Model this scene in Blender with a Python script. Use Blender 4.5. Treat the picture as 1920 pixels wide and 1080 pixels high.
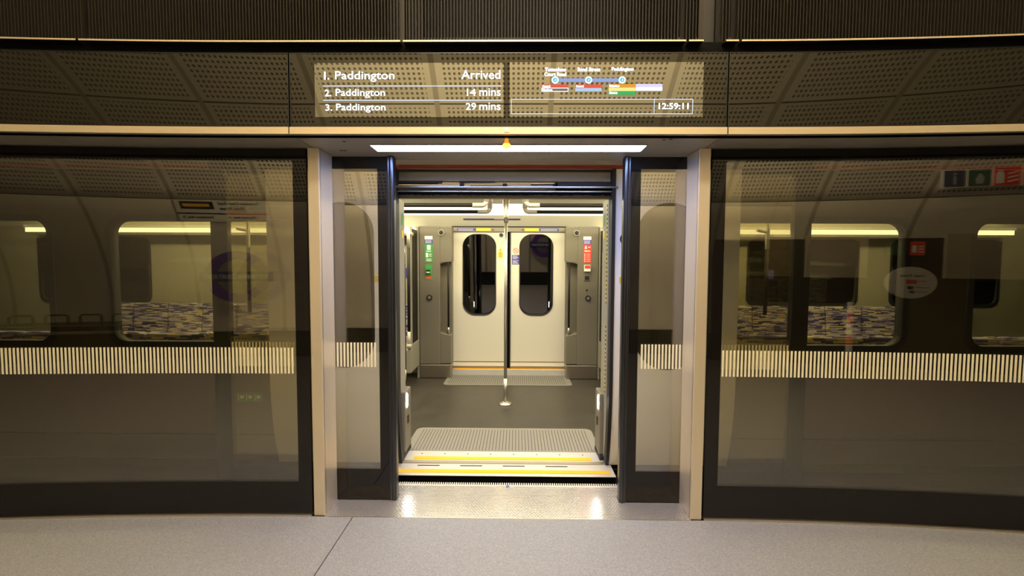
import bpy, bmesh, math, random
from mathutils import Vector, Matrix, Euler
random.seed(7)
R = math.radians
for o in list(bpy.data.objects): bpy.data.objects.remove(o)
SC = bpy.context.scene
COL = SC.collection

# ------------------------------------------------------------------ camera, world, lights, exposure
CAM_X, CAM_D, CAM_H, YAW, PITCH, ROLL, F = 0.053, 2.6224, 1.4515, -0.6667, -2.8766, 0.2451, 816.27
cd = bpy.data.cameras.new('camera'); cam = bpy.data.objects.new('camera', cd); COL.objects.link(cam)
_y, _p, _r = R(YAW), R(PITCH), R(ROLL)
fw = Vector((math.sin(_y)*math.cos(_p), math.cos(_y)*math.cos(_p), math.sin(_p)))
rt = Vector((math.cos(_y), -math.sin(_y), 0)); up = rt.cross(fw)
rt2 = rt*math.cos(_r)+up*math.sin(_r); up2 = -rt*math.sin(_r)+up*math.cos(_r)
M3 = Matrix((rt2, up2, -fw)).transposed()
cam.matrix_world = Matrix.Translation((CAM_X, -CAM_D, CAM_H)) @ M3.to_4x4()
cd.sensor_width = 36; cd.lens = F/1920*36; cd.clip_start = .02; cd.clip_end = 100
SC.camera = cam
w = bpy.data.worlds.new('world'); SC.world = w; w.use_nodes = True
w.node_tree.nodes['Background'].inputs[0].default_value = (.9, .75, .5, 1)
w.node_tree.nodes['Background'].inputs[1].default_value = .0
SC.view_settings.view_transform = 'Standard'; SC.view_settings.look = 'None'
SC.view_settings.exposure = 0.0; SC.view_settings.gamma = 1; SC.view_settings.use_curve_mapping = False
SC.cycles.use_denoising = True
SC.cycles.max_bounces = 10; SC.cycles.glossy_bounces = 6; SC.cycles.transparent_max_bounces = 16
SC.cycles.sample_clamp_indirect = 6
SC.cycles.caustics_reflective = True

def area(name, loc, rot, sx, sy, power, color, spread=180):
    l = bpy.data.lights.new(name, 'AREA'); l.shape = 'RECTANGLE'; l.size = sx; l.size_y = sy
    l.energy = power; l.color = color; l.spread = R(spread)
    o = bpy.data.objects.new(name, l); COL.objects.link(o); o.location = loc; o.rotation_euler = rot
    return o
WARM = (1.0, .80, .50)
# strips of lamps on top of the platform screen, throwing their light at the tunnel lining
area('tunnel_uplight', (0, -.15, 3.30), (R(236), 0, 0), 3.6, .2, 720, WARM)
# added area light above and behind the viewer, kept short for sideways falloff
area('added_platform_light', (.1, -2.7, 3.75), (R(22), 0, 0), 1.7, .3, 66, (1.0, .85, .66))
# the lamps in the carriage ceiling
for _yy in (1.28, 2.42): area('saloon_ceiling_lamp', (-.06, _yy, 2.238), (0, 0, 0), 9.0, .14, 105, (1.0, .87, .56))

# ------------------------------------------------------------------ node helpers and materials
class NT:
    def __init__(s, name):
        s.m = bpy.data.materials.new(name); s.m.use_nodes = True; s.t = s.m.node_tree
        s.t.nodes.clear(); s.out = s.t.nodes.new('ShaderNodeOutputMaterial')
    def n(s, kind, **kw):
        nd = s.t.nodes.new(kind)
        for k, v in kw.items():
            if k.startswith('i_'): nd.inputs[k[2:].replace('_', ' ')].default_value = v
            else: setattr(nd, k, v)
        return nd
    def l(s, a, b): s.t.links.new(a, b)
    def math(s, op, a, b=None, c=None):
        nd = s.t.nodes.new('ShaderNodeMath'); nd.operation = op
        for i, x in enumerate((a, b, c)):
            if x is None: continue
            if isinstance(x, (int, float)): nd.inputs[i].default_value = x
            else: s.l(x, nd.inputs[i])
        return nd.outputs[0]
    def mixc(s, fac, a, b):
        nd = s.t.nodes.new('ShaderNodeMix'); nd.data_type = 'RGBA'
        for i, x in ((0, fac), (6, a), (7, b)):
            if isinstance(x, (int, float)): nd.inputs[i].default_value = x
            elif isinstance(x, tuple): nd.inputs[i].default_value = (*x[:3], 1)
            else: s.l(x, nd.inputs[i])
        return nd.outputs[2]
    def bsdf(s, col, metal=0, rough=.5, spec=.5, emit=None, es=0):
        b = s.t.nodes.new('ShaderNodeBsdfPrincipled')
        if isinstance(col, tuple): b.inputs['Base Color'].default_value = (*col[:3], 1)
        else: s.l(col, b.inputs['Base Color'])
        b.inputs['Metallic'].default_value = metal
        if isinstance(rough, (int, float)): b.inputs['Roughness'].default_value = rough
        else: s.l(rough, b.inputs['Roughness'])
        b.inputs['Specular IOR Level'].default_value = spec
        if emit: b.inputs['Emission Color'].default_value = (*emit, 1); b.inputs['Emission Strength'].default_value = es
        s.l(b.outputs[0], s.out.inputs[0]); return b

def srgb(r, g, b):
    f = lambda c: (c/255/12.92) if c <= 10 else ((c/255+.055)/1.055)**2.4
    return (f(r), f(g), f(b))
def mat(name, col, metal=0, rough=.5, spec=.5, noise=0, nscale=20, stretch=None):
    t = NT(name)
    if noise:
        tc = t.n('ShaderNodeTexCoord'); mp = t.n('ShaderNodeMapping')
        mp.inputs['Scale'].default_value = stretch or (1, 1, 1)
        t.l(tc.outputs['Object'], mp.inputs[0])
        nz = t.n('ShaderNodeTexNoise'); nz.inputs['Scale'].default_value = nscale; nz.inputs['Detail'].default_value = 4
        t.l(mp.outputs[0], nz.inputs['Vector'])
        c = t.mixc(nz.outputs[0], tuple(x*(1-noise) for x in col), tuple(min(1, x*(1+noise)) for x in col))
        rr = t.math('MULTIPLY_ADD', nz.outputs[0], .15, max(.02, rough-.07))
        t.bsdf(c, metal, rr, spec)
    else:
        t.bsdf(col, metal, rough, spec)
    return t.m
def emis(name, col, strength):
    t = NT(name); e = t.n('ShaderNodeEmission'); e.inputs[0].default_value = (*col, 1); e.inputs[1].default_value = strength
    t.l(e.outputs[0], t.out.inputs[0]); return t.m
def glass(name, tint, refl, edge=.5, rough=0.0, rc=(1, 1, 1)):
    """sheet glass: tinted see-through with a mirror share that grows at grazing angles"""
    t = NT(name)
    tr = t.n('ShaderNodeBsdfTransparent'); tr.inputs[0].default_value = (*tint, 1)
    gl = t.n('ShaderNodeBsdfGlossy'); gl.inputs[0].default_value = (*rc, 1); gl.inputs['Roughness'].default_value = rough
    lw = t.n('ShaderNodeLayerWeight'); lw.inputs[0].default_value = .3
    f3 = t.math('POWER', lw.outputs['Facing'], 3.0)
    fac = t.math('MULTIPLY_ADD', f3, edge, refl)
    mx = t.n('ShaderNodeMixShader'); t.l(fac, mx.inputs[0]); t.l(tr.outputs[0], mx.inputs[1]); t.l(gl.outputs[0], mx.inputs[2])
    t.l(mx.outputs[0], t.out.inputs[0]); return t.m
def backed_glass(name, base, refl, rc=(1, 1, 1), edge=.4, emit=None, es=0, rough=0.0):
    """glass in front of an opaque ground"""
    t = NT(name)
    df = t.n('ShaderNodeBsdfDiffuse'); df.inputs[0].default_value = (*base, 1)
    gl = t.n('ShaderNodeBsdfGlossy'); gl.inputs[0].default_value = (*rc, 1); gl.inputs['Roughness'].default_value = rough
    lw = t.n('ShaderNodeLayerWeight'); lw.inputs[0].default_value = .3
    fac = t.math('MULTIPLY_ADD', t.math('POWER', lw.outputs['Facing'], 3.0), edge, refl)
    mx = t.n('ShaderNodeMixShader'); t.l(fac, mx.inputs[0]); t.l(df.outputs[0], mx.inputs[1]); t.l(gl.outputs[0], mx.inputs[2])
    o = mx.outputs[0]
    if emit:
        e = t.n('ShaderNodeEmission'); e.inputs[0].default_value = (*emit, 1); e.inputs[1].default_value = es
        ad = t.n('ShaderNodeAddShader'); t.l(o, ad.inputs[0]); t.l(e.outputs[0], ad.inputs[1]); o = ad.outputs[0]
    t.l(o, t.out.inputs[0]); return t.m

M = {}
M['steel'] = mat('brushed_steel', (.80, .70, .53), .65, .40, noise=.05, nscale=14, stretch=(1, 1, .06))
M['steel_h'] = mat('brushed_bronze_steel', (.60, .54, .44), 1, .38, noise=.04, nscale=14, stretch=(.06, 1, 1))
M['soffit'] = mat('soffit_metal', (.34, .31, .26), .35, .42, noise=.05, nscale=6, stretch=(.2, 3, 1))
M['chrome'] = mat('satin_chrome', (.60, .56, .48), 1, .36)
M['black'] = mat('black_metal', (.012, .012, .012), 0, .45)
M['blackgap'] = mat('black_recess', (.004, .004, .004), 0, .9, spec=.1)
M['rubber'] = mat('black_rubber', (.010, .010, .012), 0, .6)
M['alu_dark'] = mat('dark_anodised_profile', (.075, .078, .085), 1, .32)
M['fin'] = mat('bronze_fin', (.021, .0175, .012), .3, .5)
M['fin_back'] = mat('dark_mesh_backing', (.007, .006, .0045), 0, .8, noise=.5, nscale=1.2)
M['rail_shaded'] = mat('shaded_bronze_rail', (.20, .17, .12), 1, .30, noise=.05, nscale=10, stretch=(.06, 1, 1))  # same metal as the rail's front edge, coloured darker for its shaded underside
M['lip'] = mat('bronze_rail', (.66, .56, .38), .5, .40, noise=.05, nscale=10, stretch=(.06, 1, 1))
M['glass_fix'] = glass('screen_glass', (.88, .86, .77), .13, .16)
M['glass_leaf'] = glass('door_leaf_glass', (.96, .94, .84), .21, .25)
M['frit'] = backed_glass('black_frit_glass', (.008, .007, .006), .035)
M['head_glass'] = backed_glass('header_glass', (.010, .009, .006), .042, (1, .97, .85))
M['screen'] = backed_glass('lit_screen_glass', (.03, .03, .02), .165, (1, .97, .82), emit=(.80, .70, .42), es=.03)
M['text'] = emis('lit_text', (.78, .86, 1), 3.2)
M['text_dim'] = emis('lit_line', (.62, .74, 1), 1.6)
M['led'] = emis('cool_light_tube', (.34, .47, 1.0), 48)
M['amber'] = emis('amber_lamp', (1, .30, .02), 1.3)
M['amber_glow'] = emis('amber_lamp_core', (1, .52, .07), 3.2)
M['stripe'] = mat('pale_frosted_stripe', (.80, .76, .56), 0, .5)
M['train_white'] = mat('cream_door_paint', (.74, .70, .58), 0, .42)
M['door_ext'] = mat('outer_door_paint', (.88, .86, .78), 0, .35)
M['train_grey'] = mat('grey_body_paint', (.12, .10, .125), 0, .42)
M['train_black'] = mat('black_body_band', (.035, .031, .024), 0, .3)
M['train_red'] = mat('red_cantrail_line', (.22, .035, .018), 0, .4)
M['pillar_panel'] = mat('greige_lining', (.165, .148, .108), 0, .45)
M['lining'] = mat('cream_lining', (.80, .77, .64), 0, .5)
M['greige_light'] = mat('light_greige_lining', (.28, .26, .20), 0, .5)
M['wall_greige'] = mat('saloon_wall_lining', (.34, .32, .235), 0, .5)
M['saloon_light'] = emis('saloon_light_tube', (1, .93, .68), 6.5)
M['saloon_light2'] = emis('bulkhead_light_strip', (1, .92, .60), 3.2)
M['grip'] = mat('black_grip', (.012, .010, .009), 0, .55, spec=.25)
M['bracket'] = mat('greige_bracket_paint', (.46, .43, .34), .2, .45)
M['skirt'] = mat('steel_skirt', (.42, .38, .30), 1, .38)
M['mat_rubber'] = mat('ribbed_mat', (.20, .187, .16), 0, .65, noise=.12, nscale=30)
M['mat_line'] = mat('mat_groove', (.05, .043, .032), 0, .8)
M['yellow'] = mat('yellow_edge_strip', (.93, .45, .003), 0, .5, noise=.06, nscale=40)
M['alu'] = mat('bare_aluminium', (.74, .72, .68), .5, .33, noise=.08, nscale=30, stretch=(.1, 1, 1))
M['win'] = glass('carriage_window_glass', (.70, .68, .52), .10, .4)
M['win_far'] = glass('far_door_glass', (.16, .16, .14), .12, .4)
M['win_door'] = glass('door_window_glass', (.42, .40, .32), .07, .4)
M['blue'] = mat('blue_sticker', (.06, .06, .30), 0, .5)
M['green'] = mat('green_sticker', (.05, .30, .07), 0, .5)
M['green_lit'] = emis('green_ring', (.05, 1, .35), 1.6)
M['red'] = mat('red_sticker', (.75, .06, .035), 0, .5)
M['white'] = mat('white_print', (.85, .85, .82), 0, .5)
M['yellow_st'] = mat('yellow_sticker', (.82, .60, .03), 0, .5)
M['purple'] = mat('purple_enamel', (.12, .04, .34), 0, .35)
M['navy'] = mat('blue_enamel', (.02, .035, .20), 0, .35)
M['enamel'] = mat('white_enamel', (.80, .78, .72), 0, .35)
M['redline'] = mat('red_line', (.78, .04, .03), 0, .5)
M['tape'] = mat('blue_tape', (.10, .20, .55), 0, .6)
M['dull'] = mat('dull_print', (.35, .36, .36), 0, .5)
M['beige_panel'] = mat('beige_panel', (.50, .44, .34), 0, .5)
M['icon_green'] = mat('dark_green_icon', (.05, .12, .07), 0, .5)

def terrazzo():
    t = NT('terrazzo'); tc = t.n('ShaderNodeTexCoord')
    v = t.n('ShaderNodeTexVoronoi'); v.inputs['Scale'].default_value = 230; t.l(tc.outputs['Object'], v.inputs[0])
    v2 = t.n('ShaderNodeTexNoise'); v2.inputs['Scale'].default_value = 320; v2.inputs['Detail'].default_value = 2; t.l(tc.outputs['Object'], v2.inputs['Vector'])
    n2 = t.n('ShaderNodeTexNoise'); n2.inputs['Scale'].default_value = 2.5; t.l(tc.outputs['Object'], n2.inputs['Vector'])
    s1 = t.n('ShaderNodeSeparateColor'); t.l(v.outputs['Color'], s1.inputs[0])
    c = t.mixc(s1.outputs[0], (.22, .226, .236), (.35, .358, .372))
    k = t.math('GREATER_THAN', v2.outputs[0], .60)
    c = t.mixc(t.math('MULTIPLY', k, .5), c, (.14, .13, .11))
    c = t.mixc(t.math('MULTIPLY', n2.outputs[0], .25), c, (.205, .21, .215))
    b = t.bsdf(c, 0, .48, .4); return t.m
M['terrazzo'] = terrazzo()

def tread():
    t = NT('dotted_tread_plate'); tc = t.n('ShaderNodeTexCoord'); sx = t.n('ShaderNodeSeparateXYZ'); t.l(tc.outputs['Object'], sx.inputs[0])
    p = .015
    ry = t.math('DIVIDE', sx.outputs[1], p)
    row = t.math('FLOOR', ry)
    off = t.math('MULTIPLY', t.math('MODULO', t.math('ADD', row, 1000), 2), .5)
    fx = t.math('SUBTRACT', t.math('FRACT', t.math('ADD', t.math('DIVIDE', sx.outputs[0], p*1.3), off)), .5)
    fy = t.math('SUBTRACT', t.math('FRACT', ry), .5)
    d = t.math('SQRT', t.math('ADD', t.math('MULTIPLY', fx, fx), t.math('MULTIPLY', fy, fy)))
    h = t.math('SMOOTH_MIN', d, .32, .05)
    bp = t.n('ShaderNodeBump'); bp.inputs['Strength'].default_value = .9; bp.inputs['Distance'].default_value = .004; bp.invert = True
    t.l(h, bp.inputs['Height'])
    b = t.bsdf((.62, .60, .585), .7, .17); t.l(bp.outputs[0], b.inputs['Normal']); return t.m
M['tread'] = tread()

def moquette():
    t = NT('moquette'); tc = t.n('ShaderNodeTexCoord'); sx = t.n('ShaderNodeSeparateXYZ'); t.l(tc.outputs['Object'], sx.inputs[0])
    zz = t.math('ADD', sx.outputs[2], t.math('MULTIPLY', sx.outputs[1], .8))
    row = t.math('FLOOR', t.math('MULTIPLY', zz, 75))
    w1 = t.n('ShaderNodeTexWhiteNoise', noise_dimensions='1D'); t.l(row, w1.inputs['W'])
    cx = t.math('FLOOR', t.math('ADD', t.math('MULTIPLY', sx.outputs[0], 11), t.math('MULTIPLY', w1.outputs[0], 17)))
    cb = t.n('ShaderNodeCombineXYZ'); t.l(cx, cb.inputs[0]); t.l(row, cb.inputs[1])
    w2 = t.n('ShaderNodeTexWhiteNoise', noise_dimensions='2D'); t.l(cb.outputs[0], w2.inputs['Vector'])
    r = t.n('ShaderNodeValToRGB'); r.color_ramp.interpolation = 'CONSTANT'
    cols = [(.09, .08, .20), (.40, .37, .40), (.05, .04, .12), (.60, .50, .26), (.24, .20, .34), (.55, .50, .46), (.06, .05, .13), (.30, .27, .36)]
    el = r.color_ramp.elements
    while len(el) < len(cols): el.new(.5)
    for i, c in enumerate(cols): el[i].position = i/len(cols); el[i].color = (*c, 1)
    t.l(w2.outputs[0], r.inputs[0]); t.bsdf(r.outputs[0], 0, .9, .1); return t.m
M['moquette'] = moquette()

RIB, RIB0 = 1.41, -.92
VJ = 3.85*(math.asin((3.41-.70)/3.85)-math.asin((2.41-.70)/3.85))
def lining_mat(name, perforated):
    """tunnel lining panels: uv.x = metres along, uv.y = metres up the curve; perforated cells, wide grooves between rings, thin joints"""
    t = NT(name); uv = t.n('ShaderNodeUVMap'); uv.uv_map = 'UVMap'; s = t.n('ShaderNodeSeparateXYZ'); t.l(uv.outputs[0], s.inputs[0])
    u, v = s.outputs[0], s.outputs[1]
    ru = t.math('ABSOLUTE', t.math('SUBTRACT', t.math('FRACT', t.math('ADD', t.math('DIVIDE', t.math('SUBTRACT', u, RIB0), RIB), .5)), .5))
    ru = t.math('MULTIPLY', ru, RIB)                       # distance to a ring joint
    groove = t.math('LESS_THAN', ru, .032)
    nz = t.n('ShaderNodeTexNoise'); nz.inputs['Scale'].default_value = 1.7; t.l(uv.outputs[0], nz.inputs['Vector'])
    base = t.mixc(nz.outputs[0], (.66, .61, .51), (.76, .71, .60))
    dark = (.42, .38, .31)
    if perforated:
        q = .058; VP = VJ
        rv = t.math('MULTIPLY', t.math('ABSOLUTE', t.math('SUBTRACT', t.math('FRACT', t.math('ADD', t.math('DIVIDE', v, VP), .5)), .5)), VP)
        fx = t.math('SUBTRACT', t.math('FRACT', t.math('DIVIDE', u, q)), .5)
        fy = t.math('SUBTRACT', t.math('FRACT', t.math('DIVIDE', v, q)), .5)
        d = t.math('SQRT', t.math('ADD', t.math('MULTIPLY', fx, fx), t.math('MULTIPLY', fy, fy)))
        hole = t.math('LESS_THAN', d, .27)
        ok = t.math('MULTIPLY', t.math('GREATER_THAN', ru, .10), t.math('GREATER_THAN', rv, .045))
        hole = t.math('MULTIPLY', hole, ok)
        base = t.mixc(hole, base, (.10, .085, .055))
        base = t.mixc(t.math('LESS_THAN', rv, .010), base, (.03, .025, .018))
    base = t.mixc(groove, base, dark)
    t.bsdf(base, 0, .75, .25); return t.m
M['concrete'] = mat('dark_track_concrete', (.10, .095, .085), 0, .8)
M['perf'] = lining_mat('perforated_lining', True); M['plain'] = lining_mat('plain_lining', False)

# ------------------------------------------------------------------ mesh helpers
KL, KR, X0 = .022, .030, 1.13
def bend(x):
    """the platform edge follows a slight curve beyond each door portal"""
    return -(KR*(x-X0)**2 if x > X0 else KL*(x+X0)**2 if x < -X0 else 0)
class MB:
    def __init__(s): s.v = []; s.f = []; s.mi = []; s.cur = 0; s.marks = []
    def use(s, i): s.cur = i; return s
    def add(s, vs, fs):
        b = len(s.v); s.marks.append((b, len(s.f))); s.v += [tuple(p) for p in vs]
        for f in fs: s.f.append([b+i for i in f]); s.mi.append(s.cur)
        return s
    def box(s, x0, x1, y0, y1, z0, z1, nx=1):
        vs = []; 
        for i in range(nx+1):
            x = x0+(x1-x0)*i/nx; vs += [(x, y0, z0), (x, y1, z0), (x, y1, z1), (x, y0, z1)]
        fs = [(0, 3, 2, 1), (4*nx, 4*nx+1, 4*nx+2, 4*nx+3)]
        for i in range(nx):
            a = 4*i; b = a+4
            fs += [(a, b, b+3, a+3), (a+1, a+2, b+2, b+1), (a, a+1, b+1, b), (a+3, b+3, b+2, a+2)]
        # orientation: make outward for front
        return s.add(vs, fs)
    def prism(s, prof, x0, x1, nx=1):
        """prof: (y,z) loop extruded along x"""
        n = len(prof); vs = []
        for i in range(nx+1):
            x = x0+(x1-x0)*i/nx; vs += [(x, y, z) for y, z in prof]
        fs = [tuple(range(n)), tuple(nx*n+k for k in reversed(range(n)))]
        for i in range(nx):
            for k in range(n):
                a = i*n+k; b = i*n+(k+1) % n; fs.append((a, a+n, b+n, b))
        return s.add(vs, fs)
    def poly(s, pts, y0, y1):
        """pts: (x,z) loop extruded along y"""
        n = len(pts); vs = [(x, y0, z) for x, z in pts]+[(x, y1, z) for x, z in pts]
        fs = [tuple(range(n)), tuple(n+k for k in reversed(range(n)))]+[(k, n+k, n+(k+1) % n, (k+1) % n) for k in range(n)]
        return s.add(vs, fs)
    def flat(s, pts, z0, z1):
        n = len(pts); vs = [(x, y, z0) for x, y in pts]+[(x, y, z1) for x, y in pts]
        fs = [tuple(reversed(range(n))), tuple(n+k for k in range(n))]+[(k, (k+1) % n, n+(k+1) % n, n+k) for k in range(n)]
        return s.add(vs, fs)
    def tube(s, path, r, seg=14, cap=True):
        rs = r if isinstance(r, (list, tuple)) else [r]*len(path)
        P = [Vector(p) for p in path]; prev = None; rings = []
        for i, p in enumerate(P):
            d = (P[min(i+1, len(P)-1)]-P[max(i-1, 0)]).normalized()
            if prev is None:
                a = d.orthogonal().normalized()
            else:
                a = (prev-d*prev.dot(d)).normalized()
            prev = a; b = d.cross(a)
            rings.append([p+(a*math.cos(2*math.pi*k/seg)+b*math.sin(2*math.pi*k/seg))*rs[i] for k in range(seg)])
        vs = [q for rg in rings for q in rg]; fs = []
        for i in range(len(P)-1):
            for k in range(seg):
                a = i*seg+k; b = i*seg+(k+1) % seg; fs.append((a, b, b+seg, a+seg))
        if cap: fs += [tuple(reversed(range(seg))), tuple((len(P)-1)*seg+k for k in range(seg))]
        return s.add(vs, fs)
    def disc(s, cx, cz, r, y0, y1, seg=28, ri=None):
        """disc or ring facing -y"""
        c = [(math.cos(2*math.pi*k/seg), math.sin(2*math.pi*k/seg)) for k in range(seg)]
        if not ri: return s.poly([(cx+r*a, cz+r*b) for a, b in c], y0, y1)
        vs = []
        for y in (y0, y1):
            for q in (r, ri): vs += [(cx+q*a, y, cz+q*b) for a, b in c]
        fs = []
        for k in range(seg):
            j = (k+1) % seg
            fs += [(k, j, seg+j, seg+k), (2*seg+k, 3*seg+k, 3*seg+j, 2*seg+j), (k, 2*seg+k, 2*seg+j, j), (seg+k, seg+j, 3*seg+j, 3*seg+k)]
        return s.add(vs, fs)
    def build(s, name, mats, parent=None, bent=False, bevel=0, smooth=False, fix=True):
        me = bpy.data.meshes.new(name)
        vs = [(x, y+bend(x), z) for x, y, z in s.v] if bent else s.v
        me.from_pydata(vs, [], s.f)
        if not isinstance(mats, (list, tuple)): mats = [mats]
        for m in mats: me.materials.append(M[m] if isinstance(m, str) else m)
        me.polygons.foreach_set('material_index', s.mi)
        if fix:
            bm = bmesh.new(); bm.from_mesh(me); bmesh.ops.recalc_face_normals(bm, faces=bm.faces); bm.to_mesh(me); bm.free()
        if smooth: me.polygons.foreach_set('use_smooth', [True]*len(me.polygons))
        if bent:
            me.polygons.foreach_set('use_smooth', [True]*len(me.polygons)); me.set_sharp_from_angle(angle=R(25))
        me.update()
        o = bpy.data.objects.new(name, me); COL.objects.link(o)
        if parent: o.parent = parent
        if bevel:
            b = o.modifiers.new('bevel', 'BEVEL'); b.width = bevel; b.segments = 2; b.limit_method = 'ANGLE'; b.angle_limit = R(40)
        if smooth:
            me.shade_auto_smooth if False else None
        return o

def _each(s, name, mats, parent=None, **kw):
    """every piece added becomes an object of its own"""
    # group faces by connected vertex ranges
    first = None; i = 0; out = []
    ends = s.marks+[(len(s.v), len(s.f))]
    for (v0, f0), (v1, f1) in zip(ends, ends[1:]):
        m = MB(); m.v = s.v[v0:v1]; m.f = [[q-v0 for q in f] for f in s.f[f0:f1]]; m.mi = s.mi[f0:f1]
        out.append(m.build(name, mats, parent, **kw))
    return out
MB.each = _each
def rrect(x0, x1, z0, z1, r, seg=8):
    pts = []
    for cx, cz, a0 in ((x1-r, z1-r, 0), (x0+r, z1-r, 90), (x0+r, z0+r, 180), (x1-r, z0+r, 270)):
        for k in range(seg+1):
            a = R(a0+90*k/seg); pts.append((cx+r*math.cos(a), cz+r*math.sin(a)))
    return pts
def plate(name, outer, holes, y0, y1, m, parent=None):
    """flat sheet in the xz plane with holes, between y0 and y1"""
    cu = bpy.data.curves.new('tmp', 'CURVE'); cu.dimensions = '2D'; cu.fill_mode = 'BOTH'; cu.extrude = (y1-y0)/2
    for lp in [outer]+holes:
        sp = cu.splines.new('POLY'); sp.points.add(len(lp)-1); sp.use_cyclic_u = True
        for p, (x, z) in zip(sp.points, lp): p.co = (x, z, 0, 1)
    t = bpy.data.objects.new('tmp', cu); COL.objects.link(t)
    dg = bpy.context.evaluated_depsgraph_get(); me = bpy.data.meshes.new_from_object(t.evaluated_get(dg))
    bpy.data.objects.remove(t); bpy.data.curves.remove(cu)
    for v in me.vertices: x, z, y = v.co; v.co = (x, (y0+y1)/2-y, z)
    me.name = name; me.materials.clear(); me.materials.append(M[m])
    bm = bmesh.new(); bm.from_mesh(me); bmesh.ops.remove_doubles(bm, verts=bm.verts, dist=1e-5)
    bmesh.ops.recalc_face_normals(bm, faces=bm.faces); bm.to_mesh(me); bm.free()
    o = bpy.data.objects.new(name, me); COL.objects.link(o)
    if parent: o.parent = parent
    return o
_TX = {}
def text(parent, s, x0, x1, z0, z1, y, m, name='lettering', face=-1, bold=0.0, keep=False):
    """lettering scaled into the box x0..x1, z0..z1 at y; face=-1 reads from -y, +1 reads from +y"""
    cu = bpy.data.curves.new('tmp', 'FONT'); cu.body = s; cu.size = 1; cu.resolution_u = 3; cu.offset = bold; cu.extrude = .004
    t = bpy.data.objects.new('tmp', cu); COL.objects.link(t)
    dg = bpy.context.evaluated_depsgraph_get(); me = bpy.data.meshes.new_from_object(t.evaluated_get(dg))
    bpy.data.objects.remove(t); bpy.data.curves.remove(cu)
    xs = [v.co.x for v in me.vertices]; ys = [v.co.y for v in me.vertices]
    ax, bx, ay, by = min(xs), max(xs), min(ys), max(ys)
    sx = (x1-x0)/(bx-ax); sz = (z1-z0)/(by-ay)
    for v in me.vertices:
        X = (v.co.x-ax)*sx; Z = z0+(v.co.y-ay)*sz; e = v.co.z*.1
        v.co = (x0+X, y-e, Z) if face < 0 else (x1-X, y+e, Z)
    me.materials.clear(); me.materials.append(M[m]); me.name = name
    o = bpy.data.objects.new(name, me); COL.objects.link(o)
    if parent: o.parent = parent
    return o
def tag(o, label=None, cat=None, group=None, kind=None):
    if label: o['label'] = label
    if cat: o['category'] = cat
    if group: o['group'] = group
    if kind: o['kind'] = kind
    return o
def thing(name, loc, label, cat, group=None, rz=0):
    o = bpy.data.objects.new(name, None); COL.objects.link(o); o.location = loc; o.rotation_euler.z = rz
    o.empty_display_size = .1
    tag(o, label, cat, group); return o
def settle(root):
    """children were modelled in world coordinates: shift them so the Empty sits at the thing's base"""
    bpy.context.view_layer.update()
    inv = root.matrix_world.inverted()
    for c in root.children: c.matrix_parent_inverse = inv

# ================================================================== SETTING
PLAT = -4.85
b = MB()
for xa, xb in ((-14, -4.503), (-4.497, -.893), (-.887, 4.497), (4.503, 14)): b.box(xa, xb, PLAT, -.185, -.05, 0)
b.use(1).box(-14, 14, PLAT, -.185, -.08, -.05)
o = b.build('floor', ['terrazzo', 'black']); tag(o, kind='structure')
b = MB(); b.box(-14, -1.13, -.185, .24, -.30, -.004, 40); b.box(1.13, 14, -.185, .24, -.30, -.004, 40); b.box(-1.13, 1.13, -.185, .20, -.30, -.03)
o = b.build('trim_1', 'black'); tag(o, kind='structure')
b = MB(); b.box(-14, 14, .24, 4.3, -1.2, -1.1); o = b.build('floor_trackbed', 'blackgap'); tag(o, kind='structure')
o = MB().box(-14, 14, .2, .24, -1.1, -.3).build('wall_platform_edge', 'blackgap'); tag(o, kind='structure')

# tunnel lining, profile in y,z
CY, CZ, RR = -.85, .70, 3.85
def prof(a): return (CY-RR*math.cos(a), CZ+RR*math.sin(a))      # a = 0 at the wall, 90 deg at the crown
KN = [-14.6, -13.6, -12.6, -11.6, -10.6, -9.6, -8.65, -7.65, -6.68, -5.70, -4.71, -3.63, -2.38, -.92, .45, 1.84, 3.07, 4.10, 5.10, 6.10, 7.1, 8.1, 9.1, 10.1, 11.1, 12.1, 13.1, 14.1]
K0 = KN.index(-.92)
def shell(name, pts, m, v0):
    """ring by ring: each tunnel ring is one knot interval wide"""
    me = bpy.data.meshes.new(name); vs = []; uv = []; fs = []; v = v0; V = []
    for i, p in enumerate(pts):
        if i: v += math.dist(p, pts[i-1])
        V.append(v)
    for i, x in enumerate(KN):
        for p, vv in zip(pts, V): vs.append((x, p[0], p[1])); uv.append((RIB0+RIB*(i-K0), vv))
    n = len(pts)
    for i in range(len(KN)-1):
        for k in range(n-1): a = i*n+k; fs.append((a, a+1, a+n+1, a+n))
    me.from_pydata(vs, [], fs); L = me.uv_layers.new(name='UVMap')
    for lp in me.loops: L.data[lp.index].uv = uv[lp.vertex_index]
    me.materials.append(M[m]); me.polygons.foreach_set('use_smooth', [True]*len(me.polygons))
    o = bpy.data.objects.new(name, me); COL.objects.link(o); tag(o, kind='structure')
    md = o.modifiers.new('solid', 'SOLIDIFY'); md.thickness = .03; md.offset = 0
    return o
ang = lambda z: math.asin((z-CZ)/RR)
low = [prof(R(a)) for a in range(-4, 27, 3)]; low[-1] = prof(ang(2.41))
low = [(low[0][0], 0.0)]+[p for p in low if .36 < p[1] < 2.40]+[prof(ang(2.41))]
shell('wall_back', low, 'plain', -3)
top = [prof(ang(2.41)+(R(90)-ang(2.41))*k/24) for k in range(25)]
far = [top[-1]]+[(CY+5.15*math.sin(R(a)), CZ+RR*math.cos(R(a))) for a in range(6, 91, 7)]
shell('ceiling', top, 'perf', 0.0)
shell('ceiling_trackside', far, 'concrete', 0.0)
e = far[-1]
shell('wall_trackside', [e, (4.35, .3), (4.35, -1.2)], 'concrete', 0)
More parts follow.
